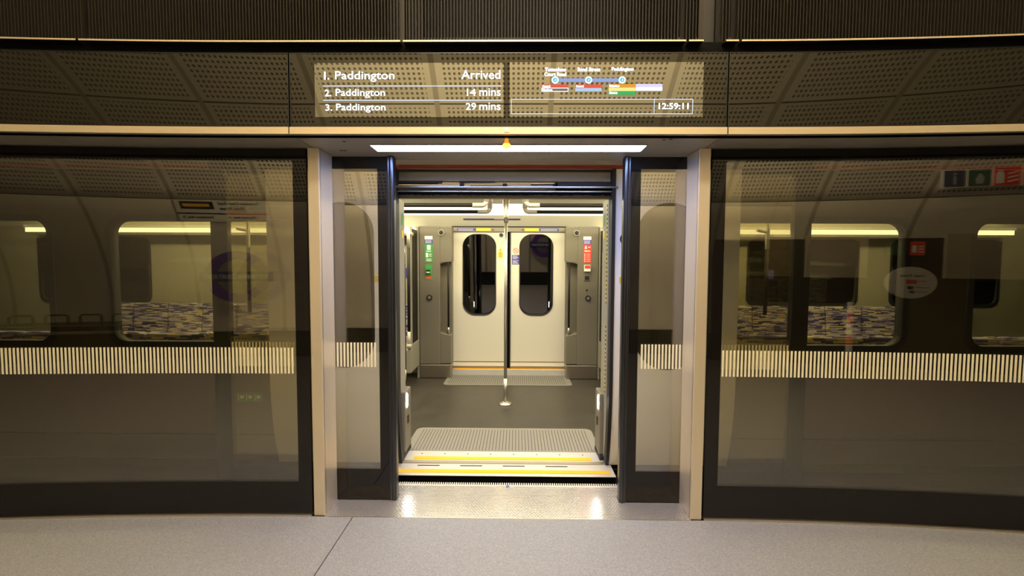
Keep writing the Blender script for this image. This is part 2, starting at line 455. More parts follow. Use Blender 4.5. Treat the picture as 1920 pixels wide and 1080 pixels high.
for nm, x in (('wall_left', -14), ('wall_right', 14)):
    o = MB().box(x-.05, x+.05, PLAT, 4.35, -1.2, 4.6).build(nm, 'black'); tag(o, kind='structure')
o = MB().box(-14, 14, -4.66, -4.60, 0, .40).build('baseboard_back', 'black'); tag(o, kind='structure')
# black cladding on the right half of the back wall
b = MB(); b.box(3.08, 14, -4.58, -4.50, .0, 1.91)
o = b.build('trim_2', 'black'); tag(o, kind='structure')

# ================================================================== PLATFORM SCREEN
# ---- fixed glass screens
def stripes(b, x0, x1, y, z0=.833, z1=.982, pitch=.0211):
    n = int((x1-x0)/pitch)
    for i in range(n):
        x = x0+(i+.25)*pitch; b.box(x, x+pitch*.50, y-.0012, y, z0, z1)
for sgn, side in ((-1, 'left'), (1, 'right')):
    lab = ('tall dark glass platform screen left of the doorway, reflecting a purple roundel' if sgn < 0 else
           'tall dark glass platform screen right of the doorway, reflecting a round help point')
    t = thing('glass_screen', (sgn*3, -.17, 0), lab, 'glass screen', 'fixed glass screens beside the doorway')
    X = lambda a, c: (a, c) if sgn > 0 else (-c, -a)
    b = MB(); b.box(*X(1.205, 6.0), -.176, -.164, .20, 2.035, 96); b.build('glass_pane', 'glass_fix', t, bent=True)
    b = MB(); b.box(*X(1.128, 1.205), -.176, -.160, .012, 2.10); b.box(*X(1.205, 6.0), -.176, -.160, .012, .20, 40); b.box(*X(1.205, 6.0), -.176, -.160, 2.035, 2.10, 40)
    b.build('black_border', 'frit', t, bent=True)
    b = MB(); x0, x1 = X(1.205, 5.9); stripes(b, x0, x1, -.1765); b.build('stripe_band', 'stripe', t, bent=True)
    b = MB(); b.box(*X(1.128, 6.0), -.19, -.15, 0, .012, 40); b.build('bottom_rail', 'steel_h', t, bent=True)
    settle(t)
# ---- portal pillars
for sgn in (-1, 1):
    t = thing('door_pillar', (sgn*1.09, -.09, 0), ('brushed steel pillar on the left side of the doorway' if sgn < 0 else 'brushed steel pillar on the right side of the doorway'), 'pillar', 'steel pillars framing the doorway')
    x0, x1 = (1.056, 1.118) if sgn > 0 else (-1.118, -1.056)
    MB().box(x0, x1, -.178, .0, 0, 2.104).build('steel_casing', 'steel', t, bevel=.002)
    xi = 1.056*sgn
    MB().box(min(xi, xi-sgn*.0015), max(xi, xi-sgn*.0015), -.165, -.158, .0, 2.104).build('edge_trim', 'chrome', t)
    settle(t)
# ---- sliding leaves
for sgn in (-1, 1):
    t = thing('sliding_glass_door', (sgn*1.24, .02, 0), ('platform sliding glass door slid open behind the left pillar' if sgn < 0 else 'platform sliding glass door slid open behind the right pillar'), 'sliding door', 'pair of sliding platform doors')
    X = lambda a, c: (a, c) if sgn > 0 else (-c, -a)
    b = MB(); b.box(*X(.785, 1.70), .0, .010, .195, 2.03); b.build('glass_pane', 'glass_leaf', t)
    b = MB(); b.box(*X(.724, .785), -.002, .012, .004, 2.10); b.box(*X(.785, 1.70), -.002, .012, .004, .195); b.box(*X(.785, 1.70), -.002, .012, 2.03, 2.10); b.build('black_border', 'frit', t)
    b = MB(); b.box(*X(1.70, 1.80), -.004, .04, .004, 2.10); b.build('trailing_stile', 'alu_dark', t, bevel=.003)
    b = MB()
    for xa, r in ((.702, .017), (.720, .011)):
        b.tube([(sgn*xa, .004, .004), (sgn*xa, .004, 2.10)], r, 16)
    b.box(*X(.688, .724), .004, .05, .004, 2.10)
    o = b.build('leading_edge_profile', 'alu_dark', t, smooth=False); 
    b = MB(); x0, x1 = X(.80, 1.695); stripes(b, x0, x1, -.0005, pitch=.0208); b.build('stripe_band', 'stripe', t)
    if sgn < 0: text(t, '2', -1.712, -1.690, 1.985, 2.02, -.0045, 'dull', name='door_number')
    b = MB(); b.box(*X(.69, 1.79), .01, .04, .0, .006); b.build('bottom_guide', 'chrome', t)
    settle(t)
# ---- canopy over door and side canopies
def canopy(name, x0, x1, label, nx):
    t = thing(name, ((x0+x1)/2, -.2, 2.105), label, 'canopy', 'canopy sections along the platform screen')
    MB().prism([(-.43, 2.105), (.10, 2.105), (.10, 2.112), (-.424, 2.112)], x0, x1, nx).build('soffit', 'soffit', t, bent=True)
    MB().prism([(-.436, 2.104), (-.430, 2.104), (-.430, 2.138), (-.436, 2.138)], x0, x1, nx).build('fascia', 'lip', t, bent=True)
    MB().box(x0, x1, -.415, .12, 2.115, 2.1425, nx).build('dark_recess', 'blackgap', t, bent=True)
    return t
cc = canopy('door_canopy', -1.082, 1.082, 'bronze steel canopy with a mitred soffit right above the doorway', 4)
# access marks on the soffit
b = MB()
for x, y in ((-.863, -.30), (-.951, -.12), (-.93, -.12), (.806, -.336), (.838, -.345)): b.box(x-.008, x+.008, y-.004, y+.004, 2.1035, 2.1055)
b.each('catch', 'blackgap', cc); settle(cc)
t = canopy('door_canopy', -6, -1.088, 'bronze canopy section over the left glass screen', 40); settle(t)
t = canopy('door_canopy', 1.088, 6, 'bronze canopy section over the right glass screen', 40); settle(t)
# light strip in the soffit, slanted ends
t = thing('strip_light', (0, -.18, 2.105), 'bright bluish white strip light set in the soffit over the doorway', 'strip light')
MB().flat([(-.742, -.245), (.742, -.245), (.742, -.125), (-.742, -.125)], 2.0985, 2.1045).build('light_diffuser', 'led', t)
b = MB(); b.box(-.748, .748, -.250, -.245, 2.099, 2.1048); b.box(-.748, .748, -.125, -.120, 2.099, 2.1048); b.box(-.748, -.742, -.245, -.125, 2.099, 2.1048); b.box(.742, .748, -.245, -.125, 2.099, 2.1048)
b.build('frame', 'soffit', t); settle(t)
t = thing('warning_lamp', (-.004, -.37, 2.105), 'small lit amber warning lamp hanging under the canopy edge', 'warning lamp')
zs = [(2.102, .008), (2.092, .009), (2.080, .013), (2.072, .018)]
b = MB(); b.tube([(-.004, -.371, z) for z, r in zs], [r for z, r in zs], 18); b.build('lens_stem', 'amber', t, smooth=True)
zs = [(2.072, .018), (2.066, .0215), (2.058, .0205), (2.052, .014), (2.050, .003)]
b = MB(); b.tube([(-.004, -.371, z) for z, r in zs], [r for z, r in zs], 18); b.build('amber_lens', 'amber_glow', t, smooth=True)
b = MB(); b.tube([(-.004, -.371, 2.1045), (-.004, -.371, 2.098)], .013, 16); b.build('collar', 'chrome', t); settle(t)
t = thing('door_sensor', (-.002, -.436, 2.124), 'tiny square sensor on the canopy fascia above the amber lamp', 'sensor')
MB().box(-.014, .010, -.4395, -.436, 2.112, 2.136).build('sensor_frame', 'chrome', t); MB().box(-.010, .006, -.4405, -.4395, 2.116, 2.132).build('sensor_window', 'white', t); settle(t)

# ---- header glass band
def header(x0, x1, label, nx):
    t = thing('header_panel', ((x0+x1)/2, -.42, 2.144), label, 'header panel', 'dark glass header panels')
    MB().box(x0, x1, -.425, -.41, 2.146, 2.498, nx*2).build('glass_face', 'head_glass', t, bent=True)
    b = MB(); b.box(x0, x1, -.427, -.41, 2.1435, 2.146, nx); b.box(x0, x1, -.427, -.41, 2.498, 2.5005, nx)
    b.box(x0-.0005, x0+.002, -.427, -.41, 2.1435, 2.50); b.box(x1-.002, x1+.0005, -.427, -.41, 2.1435, 2.50); b.build('edge_trim', 'alu_dark', t, bent=True)
    return t
hc = header(-1.080, 1.080, 'dark glass header panel carrying the lit departure display', 4); settle(hc)
t = header(-6, -1.088, 'blank dark glass header panel left of the departure display', 40); settle(t)
t = header(1.088, 6, 'blank dark glass header panel right of the departure display', 40); settle(t)
o = MB().box(-6, 6, -.405, -.36, 2.105, 2.56, 60).build('trim_3', 'blackgap', bent=True); tag(o, kind='structure')

# ---- departure display
DX = lambda p: -.955+(p-590)*.002633
DZ = lambda p, q=955: 2.144+(237-p)*.002577+(q-955)*(-.0000035)
dd = thing('departure_display', (0, -.43, 2.144), 'lit passenger display reading Paddington Arrived with a small route map and clock', 'departure display')
YD = -.4255
sl = MB().box(DX(590), DX(946), YD-.003, YD, DZ(220), DZ(118)).build('screen', 'screen', dd)
sr = MB().box(DX(957), DX(1318), YD-.003, YD, DZ(220), DZ(117)).build('screen', 'screen', dd)
YT = YD-.0035
def dtxt(par, s, a, c, zt, zb, bold=.0, m='text'): return text(par, s, DX(a), DX(c), DZ(zb), DZ(zt), YT, m, bold=bold)
dtxt(sl, '1', 608.3, 610.8, 134.5, 149.2)
dtxt(sl, '.', 614.5, 617.3, 146.5, 149.2)
dtxt(sl, 'Paddington', 629, 740.7, 133.8, 153.3); dtxt(sl, 'Arrived', 866.7, 939.5, 132, 148.3)
dtxt(sl, '2.', 609, 621, 168.3, 180.6); dtxt(sl, 'Paddington', 629.5, 722.7, 167, 184)
dtxt(sl, '1', 877, 879.2, 167, 179.6); dtxt(sl, '4', 882.5, 894, 167, 179.6); dtxt(sl, 'mins', 900.5, 940, 165.8, 179.8)
dtxt(sl, '3.', 609.6, 622, 196, 207.8); dtxt(sl, 'Paddington', 630, 723.4, 194.9, 211.3)
dtxt(sl, '29', 875, 894, 193.5, 206.3); dtxt(sl, 'mins', 900.5, 940, 192.8, 206.5)
for z in (161.6, 188.3):
    MB().box(DX(605.6), DX(942.6), YT-.001, YT, DZ(z+.5), DZ(z-.5)).build('divider_line', 'text_dim', sl)
dtxt(sr, 'Tottenham', 1023, 1062, 127.4, 134.3, .022); dtxt(sr, 'Court Road', 1022, 1062.6, 136.2, 143, .022)
dtxt(sr, 'Bond Street', 1084, 1126, 127, 134.3, .022); dtxt(sr, 'Paddington', 1147.4, 1188, 126.7, 135, .022)
M['route_line'] = emis('route_line', (.32, .42, .78), 1.0); M['station_dot'] = emis('station_dot', (.10, .50, .58), 1.2)
MB().box(DX(1042), DX(1167), YT-.001, YT, DZ(154), DZ(147.6)).build('route_line', 'route_line', sr)
b = MB()
for x in (1042, 1104.5, 1167): b.disc(DX(x), DZ(150.6), .0165, YT-.002, YT-.001, ri=.0115)
b.each('station_ring', 'text', sr)
b = MB()
for x in (1042, 1104.5, 1167): b.disc(DX(x), DZ(150.6), .0115, YT-.002, YT-.001)
for x in (1042, 1104.5, 1167): pass
b.each('station_dot', 'station_dot', sr)
b = MB()
for x in (1042, 1104.5, 1167):
    b.poly([(DX(x)-.004, DZ(150.6)-.006), (DX(x)+.006, DZ(150.6)-.002), (DX(x)+.001, DZ(150.6)+.007)], YT-.0026, YT-.002)
b.each('step_mark', 'text_dim', sr)
cols = {'c_red': (.85, .12, .08, 1.0), 'c_blue': (.45, .62, .78, 1.1), 'c_or': (.80, .38, .04, 1.0), 'c_yel': (.85, .72, .26, 1.2), 'c_gr': (.06, .50, .13, 1.0), 'c_lav': (.62, .56, .88, 1.3), 'c_wh': (.78, .82, .92, 1.5)}
for k, c in cols.items(): M[k] = emis('display_'+k, c[:3], c[3])
M['c_blk'] = mat('display_black', (.02, .02, .02), 0, .3)
for m, a, c, z0, z1 in (('c_red', 1017, 1066.7, 159, 165.3), ('c_blk', 1017.6, 1066.2, 165.9, 171.7), ('c_red', 1080, 1129, 159, 165.3), ('c_blue', 1080, 1129, 165.5, 171.7),
                        ('c_or', 1142.3, 1192, 158.3, 164.8), ('c_yel', 1142.3, 1192, 164.8, 171.2), ('c_gr', 1142.3, 1192, 171.2, 177.8), ('c_lav', 1192.5, 1242, 157.8, 164.2), ('c_wh', 1192.5, 1242, 164.2, 170.7)):
    MB().box(DX(a), DX(c), YT-.001, YT, DZ(z1), DZ(z0)).build('line_box', m, sr)
b = MB()
for a, c, z0, z1 in ((1017, 1066.7, 165.4, 166), (1017, 1066.7, 171.5, 172.1), (1017, 1017.6, 165.4, 172.1), (1066.1, 1066.7, 165.4, 172.1)): b.box(DX(a), DX(c), YT-.0015, YT, DZ(z1), DZ(z0))
b.build('box_outline', 'text', sr)
YT2 = YT; YT = YT-.0015
for s, a, c, z0, z1 in (('Central', 1018.5, 1033, 160.2, 164.3), ('Northern', 1018.8, 1037, 166.9, 171), ('Central', 1081, 1095.5, 160.2, 164.3), ('Bakerloo', 1143.5, 1162, 159.4, 163.7), ('District', 1143.5, 1158.5, 172.4, 176.7)):
    dtxt(sr, s, a, c, z0, z1, .03)
YT = YT2
b = MB()
for a, c, z0, z1 in ((960, 1299.5, 186.1, 186.9), (960, 1299.5, 213.2, 214), (960, 960.8, 186.1, 214), (1298.7, 1299.5, 186.1, 214), (1227.2, 1228, 186.1, 214)): b.box(DX(a), DX(c), YT-.001, YT, DZ(z1), DZ(z0))
b.build('clock_frame', 'text_dim', sr)
dtxt(sr, '12:59:11', 1236, 1291.5, 193.6, 205, .012)
settle(dd)

# ---- slatted grille above with bronze rail
def grille(x0, x1, label, nx, plates=()):
    t = thing('slatted_grille', ((x0+x1)/2, -.4, 2.54), label, 'grille', 'slatted grille sections above the header')
    MB().prism([(-.37, 2.541), (-.37, 2.560), (-.40, 2.560), (-.45, 2.5465), (-.4515, 2.5465), (-.4515, 2.541)], x0+.004, x1-.004, nx).build('bottom_rail', 'rail_shaded', t, bent=True)
    MB().box(x0+.004, x1-.004, -.4535, -.4515, 2.540, 2.5475, nx).build('rail_highlight', 'lip', t, bent=True)  # brighter strip painting the highlight along the rail's front edge
    b = MB(); n = int((x1-x0-.01)/.0158)
    for i in range(n):
        x = x0+.008+i*.0158; b.box(x, x+.0028, -.400, -.372, 2.56, 3.25)
    b.build('slats', 'fin', t, bent=True)
    MB().box(x0+.004, x1-.004, -.372, -.366, 2.56, 2.60, nx).build('lower_strip', 'fin', t, bent=True)
    MB().box(x0+.002, x1-.002, -.335, -.325, 2.56, 3.25, nx).build('backing', 'fin_back', t, bent=True)
    for p in plates: MB().box(*p).build('blanking_plate', 'fin', t)
    settle(t); return t
grille(-6, -2.096, 'slatted grille section at the far left end above the header', 20)
grille(-2.090, -.518, 'slatted grille section over the left half of the doorway', 12, [(-.60, -.522, -.364, -.36, 2.56, 3.2)])
grille(-.512, .868, 'wide central slatted grille section with a dark opening behind its slats', 6, [(-.512, -.43, -.364, -.36, 2.56, 3.2), (.40, .85, -.350, -.345, 2.72, 3.2), (-.43, .85, -.350, -.345, 2.70, 3.2)][:1])
grille(.874, .952, 'narrow slatted grille piece left of the dark post', 1)
grille(1.052, 1.122, 'narrow slatted grille piece right of the dark post', 1)
grille(1.128, 6, 'long slatted grille section right of the dark post', 24)
t = thing('roof_post', (1.0, -.33, 2.56), 'dark upright post in the gap between the slatted grilles', 'post')
b = MB(); b.box(.962, 1.046, -.345, -.20, 2.56, 3.3); b.build('post_casing', 'black', t, bevel=.004)
b = MB(); b.box(.962, .985, -.352, -.345, 2.56, 3.3); b.build('face_strip', 'fin', t); settle(t)

# ---- door sill
t = thing('door_sill', (0, 0, 0), 'dotted metal tread plate on the floor of the doorway', 'door sill')
b = MB(); b.box(-1.056, 1.056, -.183, -.002, -.02, 0); b.box(-.686, .686, -.002, .066, -.02, 0); b.build('outer_plate', 'tread', t)
b = MB(); b.box(-1.056, -.686, -.002, .066, -.02, -.002); b.box(.686, 1.056, -.002, .066, -.02, -.002); b.build('door_track', 'alu_dark', t)
b = MB(); b.box(-.80, .80, .070, .178, -.02, -.001); b.build('inner_plate', 'tread', t)
b = MB(); b.box(-.80, .80, .178, .192, -.02, .002); b.build('edge_strip', 'alu', t)
b = MB()
for i in range(110):
    x = -.80+i*.01455; b.box(x, x+.0072, .192, .226, -.03, .0005)
b.build('comb_seal', 'alu', t)
b = MB(); b.box(-.80, .80, .192, .232, -.20, -.012); b.build('seal_backing', 'rubber', t)
b = MB(); b.box(-1.056, 1.056, -.1885, -.183, -.02, .001); b.build('front_strip', 'steel_h', t); settle(t)
o = MB().box(-.013, .007, .172, .190, .0025, .0045).build('tape_mark', 'tape'); tag(o, 'small square of blue tape on the front edge of the door sill', 'tape')

# ================================================================== TRAIN
TX = -.055
tr = thing('train', (TX, 1.9, -.9), 'train stopped at the platform with its doors open onto a bright interior', 'train')
def side_plate(y0, y1, wins, door, m):
    """body side above the curve, with window holes and a door notch"""
    zt, zb = 2.12, .66
    lp = [(-7, zb), (door[0], zb), (door[0], zt-.001), (door[1], zt-.001), (door[1], zb), (7, zb), (7, zt+.04), (-7, zt+.04)]
    return plate('body_side', lp, [rrect(*w_, .10) for w_ in wins], y0, y1, m, tr)
WINS = [(-5.5, -3.30, .885, 1.775), (-2.86, -1.55, .885, 1.775), (1.45, 2.78, .885, 1.775), (3.245, 5.4, .885, 1.775)]
bs = side_plate(.47, .52, WINS, (TX-.80, TX+.80), 'train_black')
def yc(z, y0): return y0+(.095*((.66-z)/.66)**2 if z < .66 else 0)
def curved(b, x0, x1, y0, th, z0=-.35, z1=.66, n=14):
    zs = [z1+(z0-z1)*i/n for i in range(n+1)]
    b.prism([(yc(z, y0), z) for z in zs]+[(yc(z, y0)+th, z) for z in reversed(zs)], x0, x1)
b = MB(); curved(b, -7, TX-.80, .47, .03); curved(b, TX+.80, 7, .47, .03)
lowb = b.build('lower_body_side', 'train_grey', tr)
b = MB(); b.box(-7, TX-.9, .4685, .47, .195, .203)  # seam drawn in the curve
bands = MB()
for xa, xb in ((-7, TX-.80), (TX+.80, 7)):
    bands.prism([(yc(.20, .47)-.0015, .197), (yc(.20, .47)-.0015, .204), (yc(.20, .47)+.004, .204), (yc(.20, .47)+.004, .197)], xa, xb)
bands.build('panel_joint', 'blackgap', lowb)
MB().box(-7, 7, .462, .50, 2.134, 2.157).build('red_stripe', 'train_red', tr)
MB().box(-7, 7, .468, .50, 2.127, 2.134).build('gutter_strip', 'alu', tr)
MB().prism([(.475, 2.157), (.60, 2.6), (.85, 2.85), (1.9, 2.95), (2.95, 2.85), (3.25, 2.5), (3.30, 2.157), (3.25, 2.157), (3.2, 2.45), (2.9, 2.8), (1.9, 2.9), (.9, 2.8), (.65, 2.55), (.52, 2.157)], -7, 7).build('roof', 'train_grey', tr)
# windows of the near side
for x0, x1, z0, z1 in WINS:
    f = plate('window', rrect(x0-.03, x1+.03, z0-.03, z1+.03, .125), [rrect(x0+.012, x1-.012, z0+.012, z1-.012, .09)], .462, .525, 'rubber', tr)
    b = MB(); th = .058
    b.add([(x0+.01, .475, z0+.01), (x1-.01, .475, z0+.01), (x1-.01, .475+th, z1-.01), (x0+.01, .475+th, z1-.01)], [(0, 1, 2, 3)]); b.build('pane', 'win', f, fix=False)
# far side of the body
FW = [(-6.4, -4.90, .95, 1.80), (3.12, 4.55, .95, 1.80), (5.0, 6.4, .95, 1.80)]
lp = [(-7, 0), (TX-.76, 0), (TX-.76, 1.915), (TX+.76, 1.915), (TX+.76, 0), (7, 0), (7, 2.15), (-7, 2.15)]
fs_ = plate('far_side_wall', lp, [rrect(*w_, .10) for w_ in FW], 3.20, 3.24, 'wall_greige', tr)
for x0, x1, z0, z1 in FW:
    f = plate('window', rrect(x0-.02, x1+.02, z0-.02, z1+.02, .11), [rrect(x0+.02, x1-.02, z0+.02, z1-.02, .09)], 3.19, 3.245, 'rubber', tr)
    b = MB(); b.add([(x0, 3.22, z0), (x1, 3.22, z0), (x1, 3.17, z1), (x0, 3.17, z1)], [(0, 1, 2, 3)]); b.build('pane', 'win_far', f, fix=False)
# saloon floor and ceiling
MB().box(-7, 7, .55, 3.22, -.06, -.003).build('saloon_floor', mat('saloon_floor_vinyl', (.044, .038, .029), 0, .35, noise=.25, nscale=5), tr)
b = MB(); b.prism([(.52, 2.02), (.60, 2.03), (.75, 2.20), (.95, 2.27), (2.75, 2.27), (2.95, 2.20), (3.19, 1.965), (3.22, 1.965), (3.22, 2.35), (.52, 2.35)], -7, 7)
b.build('saloon_ceiling', 'lining', tr)
for y in (1.28, 2.42): MB().box(-6.5, 6.5, y-.07, y+.07, 2.245, 2.262).build('ceiling_light', 'saloon_light', tr)
MB().prism([(2.87, 2.222), (3.03, 2.105), (3.04, 2.12), (2.88, 2.235)], -6.8, 6.8).build('cove_light', 'saloon_light2', tr)
for xa, xb in ((-6.4, TX-1.22), (TX+1.22, 6.4)):
    MB().box(xa, xb, 3.04, 3.19, 1.872, 1.932).build('bulkhead_light', 'saloon_light2', tr)
    MB().box(xa, xb, 3.02, 3.19, 1.932, 1.966).build('light_rail', 'lining', tr)
    MB().box(xa, xb, 3.02, 3.19, 1.840, 1.872).build('light_rail', 'greige_light', tr)
# ---- open outer door leaves of the train
def ext_leaf(x0, x1, lead, label):
    """x0<x1; lead=+1 if its leading edge is at x1"""
    y = .415
    wx0, wx1 = (x1-.58, x1-.145) if lead > 0 else (x0+.16, x0+.60)
    hole = rrect(wx0, wx1, .735, 1.885, .21, 12)
    lf = plate('train_door', [(x0, .66), (x1, .66), (x1, 2.12), (x0, 2.12)], [hole], y, y+.035, 'door_ext', tr)
    lf['label'] = label
    b = MB(); curved(b, x0, x1, y, .035, 0.0); b.build('lower_panel', 'door_ext', lf)
    g = .024; gx = (x1, x1+g) if lead > 0 else (x0-g, x0)
    b = MB(); curved(b, gx[0], gx[1], y-.012, .07, 0.0); b.box(gx[0], gx[1], y-.012, y+.058, .66, 2.12); b.build('rubber_seal', 'rubber', lf)
    b = MB(); n = hole; dz = lambda z: .004+.07*(z-.735)
    b.add([(x, y+.005+dz(z)*.5, z) for x, z in n], [tuple(range(len(n)))]); b.build('window_pane', 'win_door', lf, fix=False)
    plate('window_gasket', rrect(wx0-.006, wx1+.006, .729, 1.891, .216, 12), [rrect(wx0+.008, wx1-.008, .743, 1.877, .202, 12)], y-.003, y+.004, 'rubber', lf)
    # warning sticker, sensor ring and push button near the leading edge
    s = 1 if lead < 0 else -1; ex = x0 if lead < 0 else x1
    cx = ex+s*.085
    b = MB(); b.box(min(ex+s*.035, ex+s*.14), max(ex+s*.035, ex+s*.14), y-.0015, y, 1.335, 1.378); b.build('warning_sticker', 'yellow_st', lf)
    b = MB(); b.poly([(cx-.035, 1.39), (cx+.035, 1.39), (cx, 1.455)], y-.0018, y-.0002); b.build('warning_triangle', 'yellow_st', lf)
    b = MB(); b.poly([(cx-.012, 1.40), (cx+.012, 1.40), (cx+.006, 1.43), (cx-.006, 1.43)], y-.0026, y-.0018); 
    for z in (1.345, 1.355, 1.366): b.box(cx-.03, cx+.03, y-.0022, y-.0015, z, z+.003)
    b.build('warning_print', 'black', lf)
    if lead < 0:
        b = MB(); b.disc(cx-.008, 1.642, .042, y-.006, y, ri=.024); b.use(1).disc(cx-.008, 1.642, .024, y-.003, y); b.build('door_sensor', ['alu_dark', 'steel_h'], lf)
        MB().disc(cx+.004, .975, .040, y-.004, y).build('cover_cap', 'steel_h', lf)
        b = MB(); b.disc(cx+.004, .863, .043, y-.008, y, ri=.032); b.use(1).disc(cx+.004, .863, .032, y-.007, y, ri=.022); b.use(2).disc(cx+.004, .863, .022, y-.010, y)
        b.build('door_button', ['black', 'green_lit', 'chrome'], lf)
    return lf
ext_leaf(-1.70, -.808, +1, 'pale train door slid open on the left, dark rounded window')
ext_leaf(.728, 1.59, -1, 'pale train door slid open on the right, with green ringed button')
# ---- door portal of the train
b = MB(); b.box(TX-.80, TX+.80, .52, .562, 1.935, 1.975); b.build('door_head', 'greige_light', tr)
dh = MB().box(TX-.80, TX+.80, .40, .52, 1.99, 2.00).build('door_mechanism', 'skirt', tr)
b = MB(); b.box(TX-.80, TX+.80, .57, .60, 1.975, 2.15); b.build('mechanism_back', 'blackgap', dh)
b = MB(); b.box(TX-.78, TX+.78, .47, .54, 2.045, 2.058); b.build('upper_rail', 'greige_light', dh)
b = MB(); b.tube([(TX-.45, .46, 2.028), (TX+.75, .46, 2.028)], .008, 8); b.tube([(TX-.75, .455, 2.016), (TX+.2, .455, 2.016)], .007, 8); b.each('drive_spindle', 'skirt', dh)
b = MB(); b.box(TX-.78, TX-.22, .44, .50, 2.002, 2.012); b.box(TX-.25, TX+.30, .435, .47, 1.985, 1.993); b.box(TX+.05, TX+.36, .44, .48, 2.001, 2.010); b.each('guide_rail', 'skirt', dh)
b = MB()
for x in (-.28, .02, .37): b.box(TX+x-.015, TX+x+.015, .43, .47, 2.0, 2.026)
b.box(TX+.37, TX+.78, .43, .50, 1.99, 2.03); b.box(TX-.3, TX-.05, .45, .5, 2.036, 2.044); b.box(TX-.78, TX-.42, .45, .5, 2.03, 2.046); b.each('bracket', 'rubber', dh)
b = MB(); b.box(TX-.775, TX+.775, .43, .445, 1.966, 1.973); b.build('lintel_edge', 'skirt', dh)
b = MB()
n = 120
pts = [(TX-.775, 1.966)]+[(TX-.775+1.55*i/n, 1.952-random.random()*.006) for i in range(n+1)]+[(TX+.775, 1.966)]
b.poly(pts, .445, .47); b.build('brush_seal', 'blackgap', dh)
for s in (-1, 1):
    xo, xi = TX+s*.80, TX+s*.762
    jb = MB().box(min(xo, xi), max(xo, xi), .53, .74, 0, 1.94).build('door_jamb', 'greige_light', tr, bevel=.004)
    b = MB()
    for z0, z1 in ((1.18, 1.90), (.52, 1.02)):
        k = int((z1-z0)/.016)
        for i in range(k): b.use(i % 2).box(min(xi, xi-s*.003), max(xi, xi-s*.003), .56, .572, z0+i*.016, z0+(i+1)*.016)
    b.build('hazard_strip', ['black', 'yellow_st'], jb)
    # sloping pod with oval step light
    pp = MB(); px0, px1 = sorted((xo, TX+s*.730))
    pd_ = pp.box(px0, px1, .60, .78, .03, .50).build('jamb_pod', 'pillar_panel', tr, bevel=.012)
    lx = TX+s*.7295
    b = MB(); seg = 20; vs = [(lx, .645+.022*math.cos(2*math.pi*k/seg), .425+.055*math.sin(2*math.pi*k/seg)) for k in range(seg)]
    vs += [(lx-s*.004, y_, z_) for _, y_, z_ in vs]
    b.add(vs, [tuple(range(seg, 2*seg)), tuple(range(seg))]+[(k, (k+1) % seg, seg+(k+1) % seg, seg+k) for k in range(seg)])
    b.build('step_light', emis('step_light_lens', (1, .97, .85), 90) if s < 0 else M['step'], pd_)
    if s < 0: M['step'] = bpy.data.materials['step_light_lens']
    b = MB(); b.box(min(lx, lx-s*.003), max(lx, lx-s*.003), .66, .70, .24, .30); b.build('lock', 'black', pd_, bevel=.001)
    b = MB(); b.box(px0, px1, .575, .78, 0, .035); b.build('rubber_foot', 'rubber', pd_, bevel=.006)
    MB().box(min(xi, xi-s*.002), max(xi, xi-s*.002), .66, .70, 1.66, 1.72).build('yellow_label', 'yellow_st', jb)
    MB().box(min(xi, xi-s*.002), max(xi, xi-s*.002), .66, .70, 1.76, 1.84).build('green_label', 'green', jb)
    # vertical handrail just inside the door
    hx = TX+s*.795
    b = MB(); b.tube([(hx, .82, .62), (hx, .82, 1.46)], .019); hr = b.build('door_handrail', 'grip', tr, smooth=True)
    b = MB(); b.tube([(hx, .82, 1.46), (hx, .82, 1.555), (hx, .815, 1.575), (hx+s*.03, .80, 1.585)], .018); b.tube([(hx, .82, .62), (hx, .82, .56), (hx, .815, .535), (hx+s*.03, .80, .525)], .018)
    b.each('rail_end', 'chrome', hr, smooth=True)
# step plates and mats
b = MB(); b.box(TX-.80, TX+.80, .325, .505, -.007, 0.0); st = b.build('door_step', 'alu', tr, bevel=.003)
MB().box(TX-.80, TX+.80, .34, .505, -.20, -.007).build('gap_shade_block', 'blackgap', st)  # black block added so the gap below the step reads as shade
b = MB(); b.box(TX-.775, TX+.770, .360, .408, 0.0, .0022); b.build('yellow_strip', 'yellow', st)
b = MB()
for x in (-.58, -.27, .04, .35): b.box(TX+x-.08+.05, TX+x+.08+.05, .466, .476, 0, .0012)
b.each('drain_slot', 'blackgap', st)
b = MB(); b.box(TX-.80, TX+.80, .508, .535, -.04, .006); b.box(TX-.80, TX+.80, .540, .545, -.04, .004); b.each('slot_channel', 'steel_h', st)
b = MB(); b.box(TX-.80, TX+.80, .55, .715, -.03, 0.002); s2 = b.build('threshold_plate', 'alu', tr)
b = MB(); b.box(TX-.665, TX+.67, .566, .612, .002, .0042); b.build('yellow_strip', 'yellow', s2)
b = MB()
for i in range(8): b.tube([(TX-.62+i*.177, .665, .002), (TX-.62+i*.177, .665, .0035)], .005, 8)
b.each('screw', 'blackgap', s2)
def matpiece(x0, x1, y0, y1, gx0, gx1, gy0, gy1, step, flip):
    r = .06
    pts = []
    if not flip:
        pts = [(x0, y0), (x1, y0)]+[(x1-r+r*math.cos(R(a)), y1-r+r*math.sin(R(a))) for a in range(0, 91, 15)]+[(x0+r+r*math.cos(R(a)), y1-r+r*math.sin(R(a))) for a in range(90, 181, 15)]
    else:
        pts = [(x0+r+r*math.cos(R(a)), y0+r+r*math.sin(R(a))) for a in range(180, 271, 15)]+[(x1-r+r*math.cos(R(a)), y0+r+r*math.sin(R(a))) for a in range(270, 361, 15)]+[(x1, y1), (x0, y1)]
    mt = MB().flat(pts, -.003, .003).build('ribbed_mat', 'mat_rubber', tr)
    b = MB(); n = int((gx1-gx0)/step)
    for i in range(n+1): x = gx0+i*step; b.box(x-.0024, x+.0024, gy0, gy1, .003, .0036)
    b.build('grooves', 'mat_line', mt)
matpiece(-.83, .715, .718, 1.205, -.765, .65, .735, 1.165, .0262, False)
